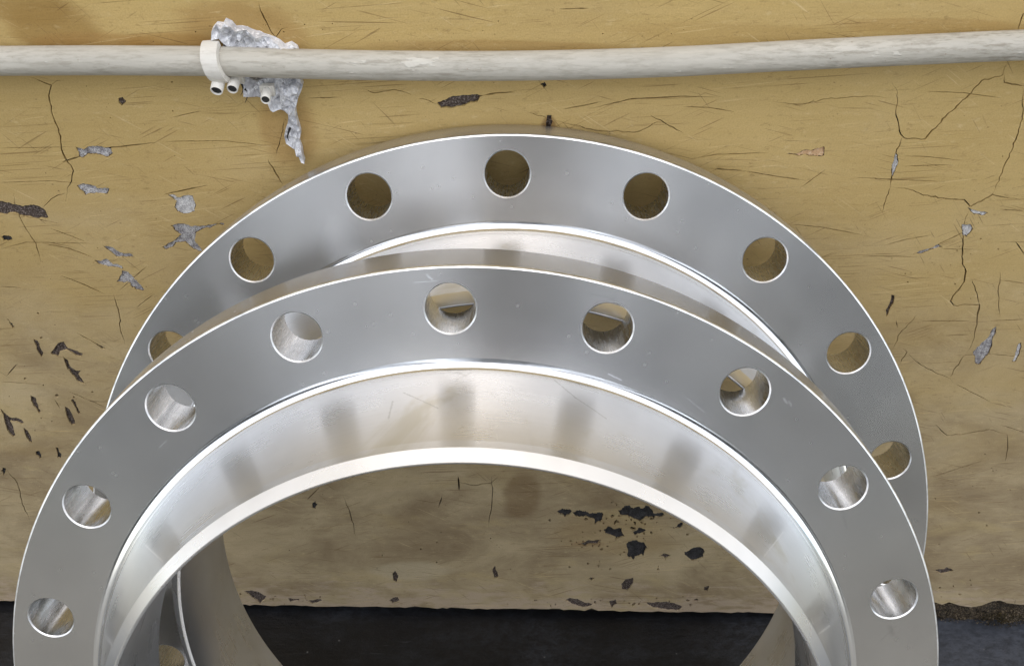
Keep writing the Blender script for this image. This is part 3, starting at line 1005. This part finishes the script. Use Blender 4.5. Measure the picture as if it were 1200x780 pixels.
G = 'steel weld neck flanges leaning on the wall'
rear = build_flange('rear steel flange leaning directly against the ochre wall, partly hidden by the other', G)
pose(rear, (-.00506, -.15522, .29022), (0, -.9163, .40049), (.9999, .0069, .0158), None or (-.0172, .4004, .9162), .0053)
front = copy_tree(rear)
front['label'] = 'nearest steel flange, lower and further left, hiding the lower part of the other flange'
pose(front, (-.02534, -.28011, .28990), (.00294, -.91326, .40736), (.9999, .009, .013), (-.0156, .4073, .9132), -.0275)

# the near flange's own scratches and smears
fm = front.matrix_world.copy()
fi = fm.inverted()


def on_face(x, y):
    o, d = fi @ CAM, fi.to_3x3() @ ray(x, y)
    return o + d * (-o.z / d.z)


def on_neck(x, y):
    o, d = fi @ CAM, fi.to_3x3() @ ray(x, y)
    t = .3
    while t < 1.2:
        p = o + d * t
        z = p.z
        rr = .2415 - (.2415 - REND) * (z - .0068) / (HN - .0133)
        if 0 < z < HN and math.hypot(p.x, p.y) < rr: return p
        t += .0005
    return None


LT, DK = (.86, .86, .86), (.40, .40, .38)
fmarks = [(on_face(*a), on_face(*b), w_, c, f) for a, b, w_, c, f in (
    ((713, 438), (728, 445), .0006, LT, .9), ((500, 322), (506, 327), .0008, LT, .6), ((485, 331), (512, 329), .0004, LT, .5), ((187, 524), (195, 516), .0005, LT, .8),
    ((919, 467), (922, 472), .0009, LT, .7), ((925, 470), (927, 475), .0008, LT, .6), ((806, 467), (826, 483), .0005, LT, .4),
    ((987, 597), (992, 618), .0010, DK, .35), ((1043, 734), (1046, 742), .0022, DK, .4), ((1030, 752), (1050, 733), .0007, DK, .35), ((690, 344), (720, 350), .0005, DK, .35))]
nmarks = [(a, b, w_, c, f) for a, b, w_, c, f in ((on_neck(*a), on_neck(*b), w_, c, f) for a, b, w_, c, f in (
    ((170, 638), (190, 657), .0007, LT, .9), ((171, 641), (177, 637), .0004, LT, .8), ((176, 646), (182, 642), .0004, LT, .8), ((127, 748), (131, 756), .0006, LT, .9),
    ((960, 742), (973, 732), .0008, LT, .9), ((895, 652), (918, 623), .0006, LT, .6), ((952, 725), (953, 729), .0012, LT, 1.0),
    ((473, 460), (513, 478), .0006, DK, .5), ((643, 440), (675, 466), .0006, DK, .5), ((675, 466), (710, 490), .0006, DK, .45), ((460, 470), (455, 490), .0008, DK, .4),
    ((525, 432), (545, 440), .0012, DK, .3), ((535, 445), (552, 437), .0008, DK, .3), ((582, 508), (583, 514), .0005, LT, .9))) if a and b]
M['face_marked'] = steel('turned_steel_face_marked', marks=fmarks, **FACE)
M['neck_marked'] = steel('turned_steel_neck_marked', marks=nmarks, **NECK)
for ch in front.children:
    k = {'flange_plate': 'face_marked', 'neck': 'neck_marked'}.get(ch.name.split('.')[0])
    if k:
        ch.material_slots[0].link = 'OBJECT'
        ch.material_slots[0].material = M[k]
